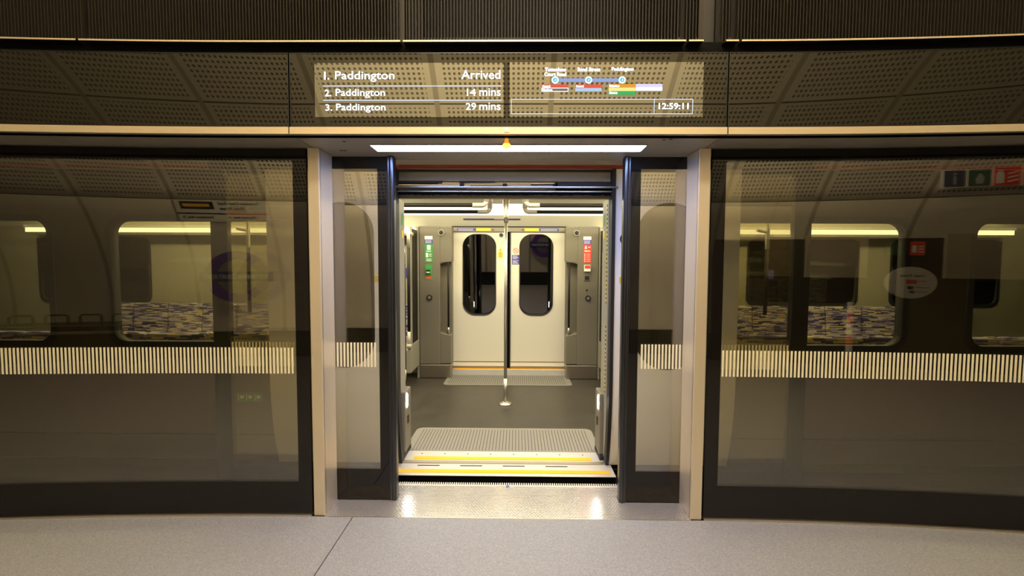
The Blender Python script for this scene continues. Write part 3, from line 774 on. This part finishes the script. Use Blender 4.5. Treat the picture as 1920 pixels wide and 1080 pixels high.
matpiece(-.85, .735, 2.612, 3.10, -.79, .675, 2.65, 3.07, .0262, True)
# ---- far door pair
for s in (-1, 1):
    x0, x1 = (TX-.76, -.090) if s < 0 else (-.045, TX+.76)
    wx = (-.665, -.235) if s < 0 else (.089, .524)
    dl = plate('far_door', [(x0, .075), (x1, .075), (x1, 1.90), (x0, 1.90)], [rrect(*wx, .80, 1.868, .16, 12)], 3.18, 3.215, 'train_white', tr)
    dl['label'] = ('closed cream inner door with dark oblong window, ' + ('left' if s < 0 else 'right') + ' leaf')
    plate('window_gasket', rrect(wx[0]-.008, wx[1]+.008, .792, 1.876, .168, 12), [rrect(wx[0]+.006, wx[1]-.006, .806, 1.862, .154, 12)], 3.172, 3.182, 'rubber', dl)
    hole = rrect(*wx, .80, 1.868, .16, 12)
    b = MB(); b.add([(x, 3.215-.055*(z-.80), z) for x, z in hole], [tuple(range(len(hole)))]); b.build('window_pane', 'win_far', dl, fix=False)
    b = MB(); b.box(x0+.01, x1-.01, 3.168, 3.18, .165, .172); b.box(x0+.01, x1-.01, 3.165, 3.18, .085, .105); b.each('kick_rail', 'skirt', dl)
    b = MB(); b.box(x0+.01, x1-.01, 3.172, 3.18, .107, .163); b.build('kick_plate', 'lining', dl)
    ex = x1-.002 if s < 0 else x0
    b = MB(); b.box(min(ex, ex+.004*s*-1), max(ex, ex+.012), 3.165, 3.22, .02, 1.915); b.build('edge_seal', 'chrome' if False else 'rubber', dl)
    if s < 0:
        b = MB(); b.poly([(-.20, 1.645), (-.142, 1.645), (-.171, 1.695)], 3.178, 3.1795); b.box(-.20, -.14, 3.178, 3.1795, 1.565, 1.640); b.build('yellow_sticker', 'yellow_st', dl)
        b = MB(); b.poly([(-.178, 1.655), (-.164, 1.655), (-.171, 1.678)], 3.177, 3.178)
        for k in range(4): b.box(-.192, -.152, 3.177, 3.178, 1.575+k*.016, 1.580+k*.016)
        b.build('sticker_print', 'red', dl)
        b = MB(); b.disc(-.160, 1.862, .036, 3.172, 3.18, ri=.026); b.use(1).disc(-.160, 1.862, .026, 3.176, 3.18); b.build('speaker', ['chrome', 'alu_dark'], dl)
    else:
        b = MB(); b.disc(.033, 1.655, .036, 3.178, 3.1795, ri=.029); b.poly([(.010, 1.676), (.014, 1.680), (.056, 1.634), (.052, 1.630)], 3.177, 3.1795); b.box(.022, .027, 3.177, 3.1795, 1.640, 1.672); b.box(.040, .045, 3.177, 3.1795, 1.640, 1.672); b.build('no_entry_sticker', 'red', dl)
        bb = MB().box(-.017, .084, 3.178, 3.1795, 1.473, 1.600).build('blue_sticker', 'blue', dl)
        b = MB()
        for k in range(9):
            if k != 4: b.box(-.008, .072-.012*(k % 3), 3.177, 3.178, 1.485+k*.0125, 1.489+k*.0125)
        b.build('sticker_print', 'white', dl)
MB().box(-.092, -.043, 3.20, 3.215, .02, 1.91).build('door_gap', 'blackgap', tr)
MB().box(TX-.78, TX+.78, 3.10, 3.21, .0, .075).build('far_threshold', 'alu', tr)
MB().box(TX-.72, TX+.72, 3.115, 3.165, .075, .078).build('far_yellow_strip', 'yellow', tr)
hd = MB().box(TX-.76, TX+.76, 3.155, 3.21, 1.905, 1.962).build('door_header', 'greige_light', tr)
b = MB(); b.box(TX-.76, TX+.76, 3.16, 3.21, 1.962, 1.975); b.build('header_gap', 'blackgap', hd)
for m, x0, x1 in (('blue', -.743, -.494), ('yellow_st', -.490, -.300), ('yellow_st', .152, .337), ('blue', .342, .60)):
    p_ = MB().box(x0, x1, 3.1535, 3.155, 1.914, 1.950).build('header_label', m, hd)
b = MB()
for x0, x1 in ((-.73, -.53), (.36, .58)): 
    for z in (1.922, 1.935): b.box(x0, x1, 3.1525, 3.1535, z, z+.004)
b.build('header_print', 'white', hd)
b = MB()
for x in (-.27, .125): b.poly([(x-.018, 1.918), (x+.018, 1.918), (x, 1.948)], 3.1535, 3.155)
b.build('header_triangle', 'train_red', hd)
# route strip on the sloping cove above the far door
rs = MB().add([(-.64, 2.985, 2.150), (.08, 2.985, 2.150), (.08, 2.975, 2.162), (-.64, 2.975, 2.162)], [(0, 1, 2, 3)]).build('route_strip', 'blue', tr, fix=False)
b = MB()
for x0, x1 in ((-.65, -.25), (-.12, .09)): b.add([(x0, 3.085, 2.053), (x1, 3.085, 2.053), (x1, 3.072, 2.067), (x0, 3.072, 2.067)], [(0, 1, 2, 3)])
b.add([(-.25, 3.085, 2.053), (-.12, 3.085, 2.053), (-.12, 3.078, 2.060), (-.25, 3.078, 2.060)], [(0, 1, 2, 3)])
b.build('route_map', 'blue', tr, fix=False)
# ---- lining pillars either side of the far door
for s in (-1, 1):
    X = lambda a, c: tuple(sorted((TX+s*a, TX+s*c)))
    pn = MB().box(*X(.88, 1.145), 2.94, 3.19, .18, 1.958).build('door_pillar_lining', 'pillar_panel', tr, bevel=.01)
    b = MB(); b.box(*X(.745, .90), 3.07, 3.19, .18, 1.958); b.build('recess', 'pillar_panel', pn, bevel=.008)
    b = MB(); b.poly([(TX+s*.725, 1.955), (TX+s*.885, 1.955), (TX+s*.885, 1.47), (TX+s*.845, 1.49), (TX+s*.735, 1.50), (TX+s*.725, 1.53)], 2.945, 3.10); b.build('upper_hood', 'pillar_panel', pn, bevel=.012)
    b = MB(); b.poly([(TX+s*.74, .185), (TX+s*.885, .185), (TX+s*.885, .60), (TX+s*.85, .585), (TX+s*.75, .565), (TX+s*.74, .55)], 2.945, 3.10); b.build('lower_ledge', 'pillar_panel', pn, bevel=.012)
    b = MB(); b.box(*X(.745, 1.145), 2.935, 3.19, .0, .178); b.build('kick_skirt', 'skirt', pn, bevel=.01)
    b = MB(); cx = TX+s*.862; b.disc(cx, 1.875, .040, 2.935, 2.945, ri=.027); b.use(1).disc(cx, 1.875, .027, 2.938, 2.945); b.build('speaker', ['greige_light', 'alu_dark'], pn)
    cx = TX+s*1.015
    b = MB(); b.disc(cx, 1.045, .036, 2.928, 2.94); b.use(1).disc(cx, 1.045, .020, 2.924, 2.93); b.build('key_switch', ['black', 'chrome'], pn)
    # grab handle in the recess
    hx = TX+s*.775
    g = MB().tube([(hx, 2.96, .66), (hx, 2.96, 1.52)], .0125).build('door_grab_handle', 'grip', tr, smooth=True)
    b = MB(); b.tube([(hx, 2.96, 1.52), (hx, 2.96, 1.60)], .0135); b.tube([(hx, 2.96, .575), (hx, 2.96, .66)], .0135); b.tube([(hx, 2.96, 1.585), (hx+s*.035, 3.07, 1.585)], .012); b.tube([(hx, 2.96, .59), (hx+s*.035, 3.07, .59)], .012); b.each('handle_end', 'chrome', g, smooth=True)
    # draught screen panel and corner
    dp = MB().box(*X(1.163, 1.171), 2.60, 2.95, .50, 1.90).build('draught_screen', 'win_far', tr)
    MB().box(*X(1.150, 1.175), 2.93, 3.19, .0, 1.95).build('screen_frame', 'greige_light', dp, bevel=.003)
    MB().box(*X(1.155, 1.178), 2.585, 2.605, .40, 1.92).build('screen_edge', 'greige_light', dp, bevel=.003)
    MB().prism([(2.50, .17), (2.50, .44), (2.56, .50), (3.18, .50), (3.18, .17)], *X(1.151, 1.26)).build('screen_base', 'greige_light', dp, bevel=.006)
    vp = MB().tube([(TX+s*1.172, 2.5, .67), (TX+s*1.172, 2.5, 1.66)], .018).build('vertical_grab_rail', 'grip', tr, smooth=True)
    b = MB(); xx = TX+s*1.172; b.tube([(xx, 2.5, 1.66), (xx, 2.5, 1.86)], .019); b.tube([(xx, 2.5, .47), (xx, 2.5, .67)], .019); b.tube([(xx, 2.5, 1.83), (xx, 2.66, 1.83)], .026); b.tube([(xx, 2.5, .47), (xx, 2.5, .52)], .028); b.tube([(xx, 2.5, .50), (xx, 2.66, .46)], .02); b.each('rail_end', 'bracket', vp, smooth=True)
# sticker columns
pl = [c for c in tr.children if c.name.startswith('door_pillar_lining')]
PL, PR = pl[0], pl[1]
def stk(par, name, m, x0, x1, z0, z1, y=2.9385): return MB().box(x0, x1, y-.0012, y, z0, z1).build(name, m, par)
for par, c, main in ((PL, -1.078, 'green'), (PR, .942, 'red')):
    stk(par, 'white_label', 'white', c-.050, c+.050, 1.788, 1.83); stk(par, 'blue_label', 'blue', c-.050, c+.050, 1.730, 1.788)
    stk(par, main+'_label', main, c-.052, c+.052, 1.500, 1.729)
    b = MB()
    for z in (1.742, 1.755, 1.770): b.box(c-.042, c+.036, 2.9365, 2.9373, z, z+.004)
    b.disc(c, 1.808, .012, 2.9365, 2.9373, ri=.007)
    if main == 'green':
        b.poly([(c-.02, 1.655), (c+.025, 1.655), (c+.025, 1.715), (c-.02, 1.715)], 2.9365, 2.9373); b.box(c-.03, c+.03, 2.9365, 2.9373, 1.632, 1.642)
        b.box(c-.036, c-.006, 2.9365, 2.9373, 1.56, 1.615)
        for z in (1.51, 1.523, 1.536): b.box(c-.03, c+.036, 2.9365, 2.9373, z, z+.005)
        for z in (1.57, 1.585, 1.6): b.box(c+.004, c+.038, 2.9365, 2.9373, z, z+.005)
    else:
        b.poly([(c-.036, 1.675), (c+.0, 1.675), (c-.008, 1.690), (c-.010, 1.708), (c-.018, 1.716), (c-.026, 1.708), (c-.028, 1.690)], 2.9365, 2.9373)
        b.box(c+.010, c+.040, 2.9365, 2.9373, 1.690, 1.700)
        for z in (1.512, 1.535, 1.558, 1.582, 1.605): b.box(c-.008, c+.038, 2.9365, 2.9373, z, z+.004); b.box(c-.034, c-.024, 2.9365, 2.9373, z-.004, z+.010)
    b.build('label_print', 'white', par)
text(PR, 'Alarm', .903, .981, 1.637, 1.660, 2.9368, 'white', bold=.03)
stk(PL, 'green_box', 'green', -1.125, -1.035, 1.272, 1.468, 2.9385)
b = MB(); b.box(-1.118, -1.042, 2.915, 2.939, 1.345, 1.435); b.build('emergency_handle_box', 'green', PL, bevel=.004)
b = MB(); b.box(-1.105, -1.055, 2.911, 2.916, 1.355, 1.400); b.use(1).box(-1.10, -1.06, 2.908, 2.913, 1.362, 1.375); b.build('handle_recess', ['black', 'white'], PL)
b = MB(); b.box(-1.108, -1.052, 2.935, 2.938, 1.285, 1.320); b.build('red_tag', 'red', PL)
b = MB(); b.box(.902, .985, 2.93, 2.94, 1.270, 1.475); b.build('alarm_plate', 'pillar_panel', PR, bevel=.003)
b = MB(); b.box(.902, .984, 2.900, 2.932, 1.385, 1.470); b.build('alarm_handle', 'white', PR, bevel=.006)
b = MB(); b.box(.908, .978, 2.898, 2.901, 1.425, 1.466); b.build('alarm_face', 'red', PR)
b = MB(); b.box(.915, .972, 2.928, 2.931, 1.280, 1.330); b.build('alarm_window', 'black', PR)
b = MB(); b.disc(.944, 1.149, .012, 2.936, 2.94); b.build('indicator', 'alu_dark', PR)
# centre pole
pc = MB().tube([(-.065, 1.906, .0), (-.065, 1.906, 2.26)], .0165, 20).build('centre_pole', 'chrome', tr, smooth=True)
b = MB(); b.tube([(-.065, 1.906, -.003), (-.065, 1.906, .006), (-.065, 1.906, .014), (-.065, 1.906, .03)], [.070, .068, .045, .022], 28); b.build('floor_flange', 'chrome', pc, smooth=True)
b = MB(); b.tube([(-.065, 1.906, .02), (-.065, 1.906, .27)], .0215, 20); b.tube([(-.065, 1.906, 1.90), (-.065, 1.906, 1.96), (-.065, 1.906, 2.26)], [.0215, .0235, .040], 20); b.each('pole_sleeve', 'chrome', pc, smooth=True)
# ceiling grab rails
for y, z in ((1.56, 2.030), (2.11, 2.036)):
    for s in (-1, 1):
        xe = TX+s*.19
        g = MB().tube([(xe+s*.13, y, z), (TX+s*6, y, z)], .020, 12).build('ceiling_grab_rail', 'grip', tr, smooth=True)
        b = MB(); pth = [(xe+s*.13, y, z)]+[(xe+s*(.04-.04*math.sin(R(a))), y, z+.04-.04*math.cos(R(a))) for a in range(0, 91, 15)]+[(xe, y, 2.255)]
        b.tube(pth, .023, 12); b.tube([(xe, y, z+.035), (xe, y, 2.255)], .027, 12)
        for kx in (1.5, 3.0, 4.5): b.tube([(TX+s*kx, y, z), (TX+s*kx, y, 2.26)], .013, 10)
        b.each('rail_bracket', 'bracket', g, smooth=True)
# ---- longitudinal seats
def bench(x0, x1, yb, dirn):
    """yb wall-side y; dirn = direction the seats face (-1 towards platform)"""
    n = int(round((x1-x0)/.47))
    bt = MB().box(x0, x1, min(yb, yb+dirn*.06), max(yb, yb+dirn*.06), .0, .40).build('bench_seat', 'pillar_panel', tr)
    wd = (x1-x0)/n
    for i in range(n):
        a, c = x0+i*wd+.006, x0+(i+1)*wd-.006
        b = MB()
        prof_ = [(0, .40), (.50, .42), (.51, .46), (.48, .485), (.15, .46), (.09, .52), (.055, .93), (.035, .945), (.0, .93)]
        b.prism([(yb+dirn*y_, z_) for y_, z_ in prof_], a, c); b.build('seat_cushion', 'moquette', bt, bevel=.012)
for x0, x1 in ((-6.0, TX-1.30), (TX+1.30, 6.0)):
    bench(x0, x1, 3.17, -1); bench(x0, x1, .60, 1)
# near side draught screens and poles seen through the windows
for s in (-1, 1):
    xx = TX+s*1.95
    for x in (TX+s*1.62, TX+s*2.45):
        g = MB().tube([(x, 1.5, 1.0), (x, 1.5, 1.62)], .017, 12).build('window_grab_rail', 'grip', tr, smooth=True)
        b = MB(); b.tube([(x, 1.5, 1.62), (x, 1.5, 1.80)], .02, 12); b.tube([(x, 1.5, 1.78), (x-.10, 1.5, 1.80)], .018, 10); b.tube([(x, 1.5, 1.78), (x, 1.5, 2.26)], .012, 10); b.each('rail_end', 'chrome', g)
# emergency label on lower side, left of the open door
lb = MB().box(-1.98, -1.795, .462, .4695, .462, .524).build('evacuation_label', 'green', tr)
# follow curve: sits on the slightly receding panel
lb.location.y = .006
b = MB()
for x in (-1.965, -1.905, -1.845):
    b.box(x, x+.004, .460, .462, .47, .516)
for x in (-1.95, -1.89, -1.83): b.box(x, x+.025, .460, .462, .485, .507)
o = b.build('label_print', 'white', lb)
# blue pictogram stickers inside on left and right
for x in (-1.52, -3.0, 3.35): 
    MB().box(x, x+.10, 3.183, 3.186, 1.30, 1.42).build('blue_notice', 'blue', tr)
settle(tr)

# ================================================================== BEHIND THE VIEWER (seen in the glass)
def roundel(cx, cz, label, y=-4.53):
    t = thing('roundel_sign', (cx, y, cz), label, 'roundel sign', 'station roundels on the tunnel wall')
    # modelled facing +y
    b = MB(); b.disc(cx, cz, .395, y, y+.03, 64, ri=.262); b.build('ring', 'purple', t)
    b = MB(); b.box(cx-.445, cx+.445, y, y+.045, cz-.078, cz+.078); bar = b.build('name_bar', 'navy', t)
    text(bar, 'TOTTENHAM COURT ROAD', cx-.40, cx+.40, cz-.034, cz+.034, y+.046, 'enamel', face=1, bold=.015)
    b = MB()
    b.tube([(cx, y-.12, cz-.33), (cx, y+.005, cz-.33)], .02, 10); b.tube([(cx, y-.06, cz+.33), (cx, y+.005, cz+.33)], .02, 10)
    b.each('wall_bracket', 'black', t)
    settle(t); return t
roundel(-4.127, 1.27, 'purple ring roundel with blue name bar, mirrored in the left glass screen')
roundel(.89, 1.27, 'purple ring roundel mirrored in the right-hand window of the far train doors')

t = thing('line_direction_sign', (-4.15, -4.33, 2.10), 'white direction sign with red and black lines above the mirrored roundel', 'direction sign')
zz = lambda z: 2.10+(z-2.12)*.91
yy_ = lambda z: -4.375+(z-2.10)*.42
def on(x0, x1, z0, z1, d, m, name, par):
    """panel on the leaning sign plane, d in front of it"""
    z0, z1 = zz(z0), zz(z1)
    vs = [(x0, yy_(z0)+d, z0), (x1, yy_(z0)+d, z0), (x1, yy_(z1)+d, z1), (x0, yy_(z1)+d, z1)]
    vs += [(x, y-.012 if name == 'panel' else y-.004, z) for x, y, z in vs]
    return MB().add(vs, [(3, 2, 1, 0), (4, 5, 6, 7), (0, 1, 5, 4), (1, 2, 6, 5), (2, 3, 7, 6), (3, 0, 4, 7)]).build(name, m, par)
pan = on(-4.690, -3.610, 2.12, 2.45, 0, 'enamel', 'panel', t)
dm = on(-4.626, -4.245, 2.31, 2.425, .006, 'black', 'dot_matrix', t)
M['dotmx'] = emis('dim_orange_dots', (1, .45, .05), .35)
on(-4.595, -4.293, 2.345, 2.39, .010, 'dotmx', 'dot_text', dm)
on(-4.690, -4.150, 2.232, 2.252, .006, 'black', 'black_line', t)
on(-4.150, -3.610, 2.232, 2.252, .006, 'redline', 'red_line', t)
def slant_text(s, x0, x1, z0, z1):
    o = text(t, s, x0, x1, zz(z0), zz(z1), 0, 'black', face=1, bold=.02)
    for v in o.data.vertices: v.co.y += yy_(v.co.z)+.004
slant_text('Tottenham Court Road', -4.182, -3.700, 2.375, 2.425); slant_text('Dean Street', -4.182, -3.900, 2.30, 2.345)
slant_text('Northern line', -4.587, -4.285, 2.165, 2.205); slant_text('Central line', -4.047, -3.780, 2.165, 2.205)
slant_text('>', -4.642, -4.611, 2.165, 2.205); slant_text('>', -4.110, -4.079, 2.165, 2.205)
settle(t)

HX, HZ, HY = 5.12, 1.24, -4.44
t = thing('help_point', (HX, HY, HZ), 'round white help point disc on the black wall, mirrored in the right glass screen', 'help point')
b = MB(); b.disc(HX, HZ, .225, HY-.05, HY, 48); hb = b.build('body', 'enamel', t, bevel=.008)
text(hb, 'Help Point', HX-.11, HX+.11, HZ+.075, HZ+.115, HY+.001, 'black', face=1, bold=.03)
b = MB(); b.box(HX-.05, HX+.04, HY, HY+.01, HZ-.015, HZ+.04); b.build('red_button', 'red', t, bevel=.003)
b = MB(); b.box(HX+.055, HX+.13, HY, HY+.003, HZ+.018, HZ+.028); b.build('red_print', 'redline', t)
b = MB(); b.disc(HX-.015, HZ-.07, .026, HY, HY+.01); b.use(1).disc(HX-.0, HZ-.13, .022, HY, HY+.01); b.each('button', ['grip', 'navy'], t)
b = MB(); b.box(HX+.03, HX+.16, HY, HY+.002, HZ-.073, HZ-.066); b.box(HX+.03, HX+.14, HY, HY+.002, HZ-.133, HZ-.126); b.build('print_line', 'black', t)
MB().box(HX-.08, HX+.08, -4.505, HY-.05, HZ-.08, HZ+.08).build('wall_bracket', 'black', t); settle(t)

t = thing('safety_sign', (5.38, -4.1, 2.5), 'row of three pictogram plates high on the tunnel wall, with red fire extinguisher plate', 'safety sign')
yy = -4.08
MB().box(5.08, 5.72, yy-.02, yy, 2.495, 2.725).build('back_board', 'enamel', t)
ip = MB().box(5.095, 5.255, yy, yy+.008, 2.505, 2.715).build('info_plate', mat('slate_icon', (.06, .07, .13), 0, .4), t)
ap = MB().box(5.285, 5.445, yy, yy+.008, 2.505, 2.715).build('assistance_plate', 'icon_green', t)
fp = MB().box(5.475, 5.655, yy, yy+.008, 2.500, 2.720).build('fire_plate', 'redline', t)
MB().box(5.665, 5.725, yy, yy+.03, 2.48, 2.74).build('end_cap', 'steel', t)
b = MB(); b.poly([(5.485, 2.525), (5.54, 2.525), (5.54, 2.65), (5.525, 2.675), (5.50, 2.675), (5.485, 2.65)], yy+.008, yy+.012)
b.box(5.49, 5.53, yy+.008, yy+.012, 2.682, 2.694)
for k in range(3): b.poly([(5.57, 2.53+k*.05), (5.64, 2.555+k*.05), (5.645, 2.575+k*.05), (5.57, 2.55+k*.05)], yy+.008, yy+.012)
b.build('extinguisher_mark', 'white', fp)
b = MB(); b.box(5.165, 5.185, yy+.008, yy+.012, 2.535, 2.64); b.disc(5.175, 2.67, .014, yy+.008, yy+.012); b.build('pictogram', 'dull', ip)
b = MB(); b.poly([(5.345, 2.53), (5.385, 2.53), (5.40, 2.60), (5.372, 2.66), (5.358, 2.66), (5.345, 2.61), (5.33, 2.59)], yy+.008, yy+.012); b.build('pictogram', 'dull', ap)
MB().box(5.3, 5.5, -4.20, yy-.02, 2.52, 2.60).build('wall_bracket', 'black', t); settle(t)

t = thing('safety_sign', (5.07, -4.46, 1.62), 'small added copy of the pictogram plates above the help point, imitating their second reflection', 'safety sign')  # plates modelled to stand for the second reflection of the sign above
MB().box(4.90, 5.27, -4.50, -4.485, 1.615, 1.840).build('back_board', 'black', t)
MB().box(4.915, 5.04, -4.485, -4.478, 1.63, 1.825).build('info_plate', 'icon_green', t)
fp = MB().box(5.12, 5.25, -4.485, -4.478, 1.63, 1.825).build('fire_plate', 'redline', t)
b = MB(); b.poly([(5.135, 1.67), (5.17, 1.67), (5.17, 1.77), (5.135, 1.77)], -4.478, -4.475)
for k in range(3): b.box(5.19, 5.235, -4.478, -4.475, 1.67+k*.038, 1.685+k*.038)
b.build('extinguisher_mark', 'white', fp); settle(t)

for x0, x1, nm in ((4.10, 4.72, 'beige wall panel left of the help point, mirrored in the right glass'), (5.42, 6.75, 'beige wall panel right of the help point, mirrored in the right glass')):
    t = thing('wall_panel', ((x0+x1)/2, -4.5, 1.3), nm, 'wall panel', 'beige panels on the black wall')
    MB().box(x0, x1, -4.50, -4.46, 1.305, 1.925).build('board', 'beige_panel', t, bevel=.004); MB().box(x0-.015, x1+.015, -4.50, -4.475, 1.29, 1.305).build('bottom_rail', 'black', t); settle(t)
px = 4.44
t = thing('barrier_post', (px, -4.25, 0), 'red and white banded barrier post standing against the black wall', 'barrier post')
b = MB()
for k in range(6): b.use(k % 2).tube([(px, -4.25, .03+k*.155), (px, -4.25, .03+(k+1)*.155)], .03, 18)
b.build('banded_tube', ['redline', 'enamel'], t)
MB().tube([(px, -4.25, 0), (px, -4.25, .03)], .14, 24).build('base', 'black', t); settle(t)

t = thing('perch_bench', (-7, -4.2, 0), 'dark perch bench with looped armrests along the back wall, mirrored at far left', 'bench')
MB().box(-9.5, -4.98, -4.56, -4.12, .52, .600).build('seat', 'grip', t, bevel=.01)
MB().box(-9.5, -4.98, -4.12, -4.105, .592, .604).build('front_trim', 'steel_h', t)
for i in range(12):
    x = -5.08-i*.325; MB().tube([(x, -4.15, .58), (x, -4.15, .725), (x-.02, -4.15, .748), (x-.19, -4.15, .748), (x-.21, -4.15, .725), (x-.21, -4.15, .58)], .011, 10).build('armrest', 'grip', t)
for x in (-9.2, -7.9, -6.7, -5.2): MB().box(x-.04, x+.04, -4.5, -4.25, 0, .52).build('leg', 'black', t)
settle(t)
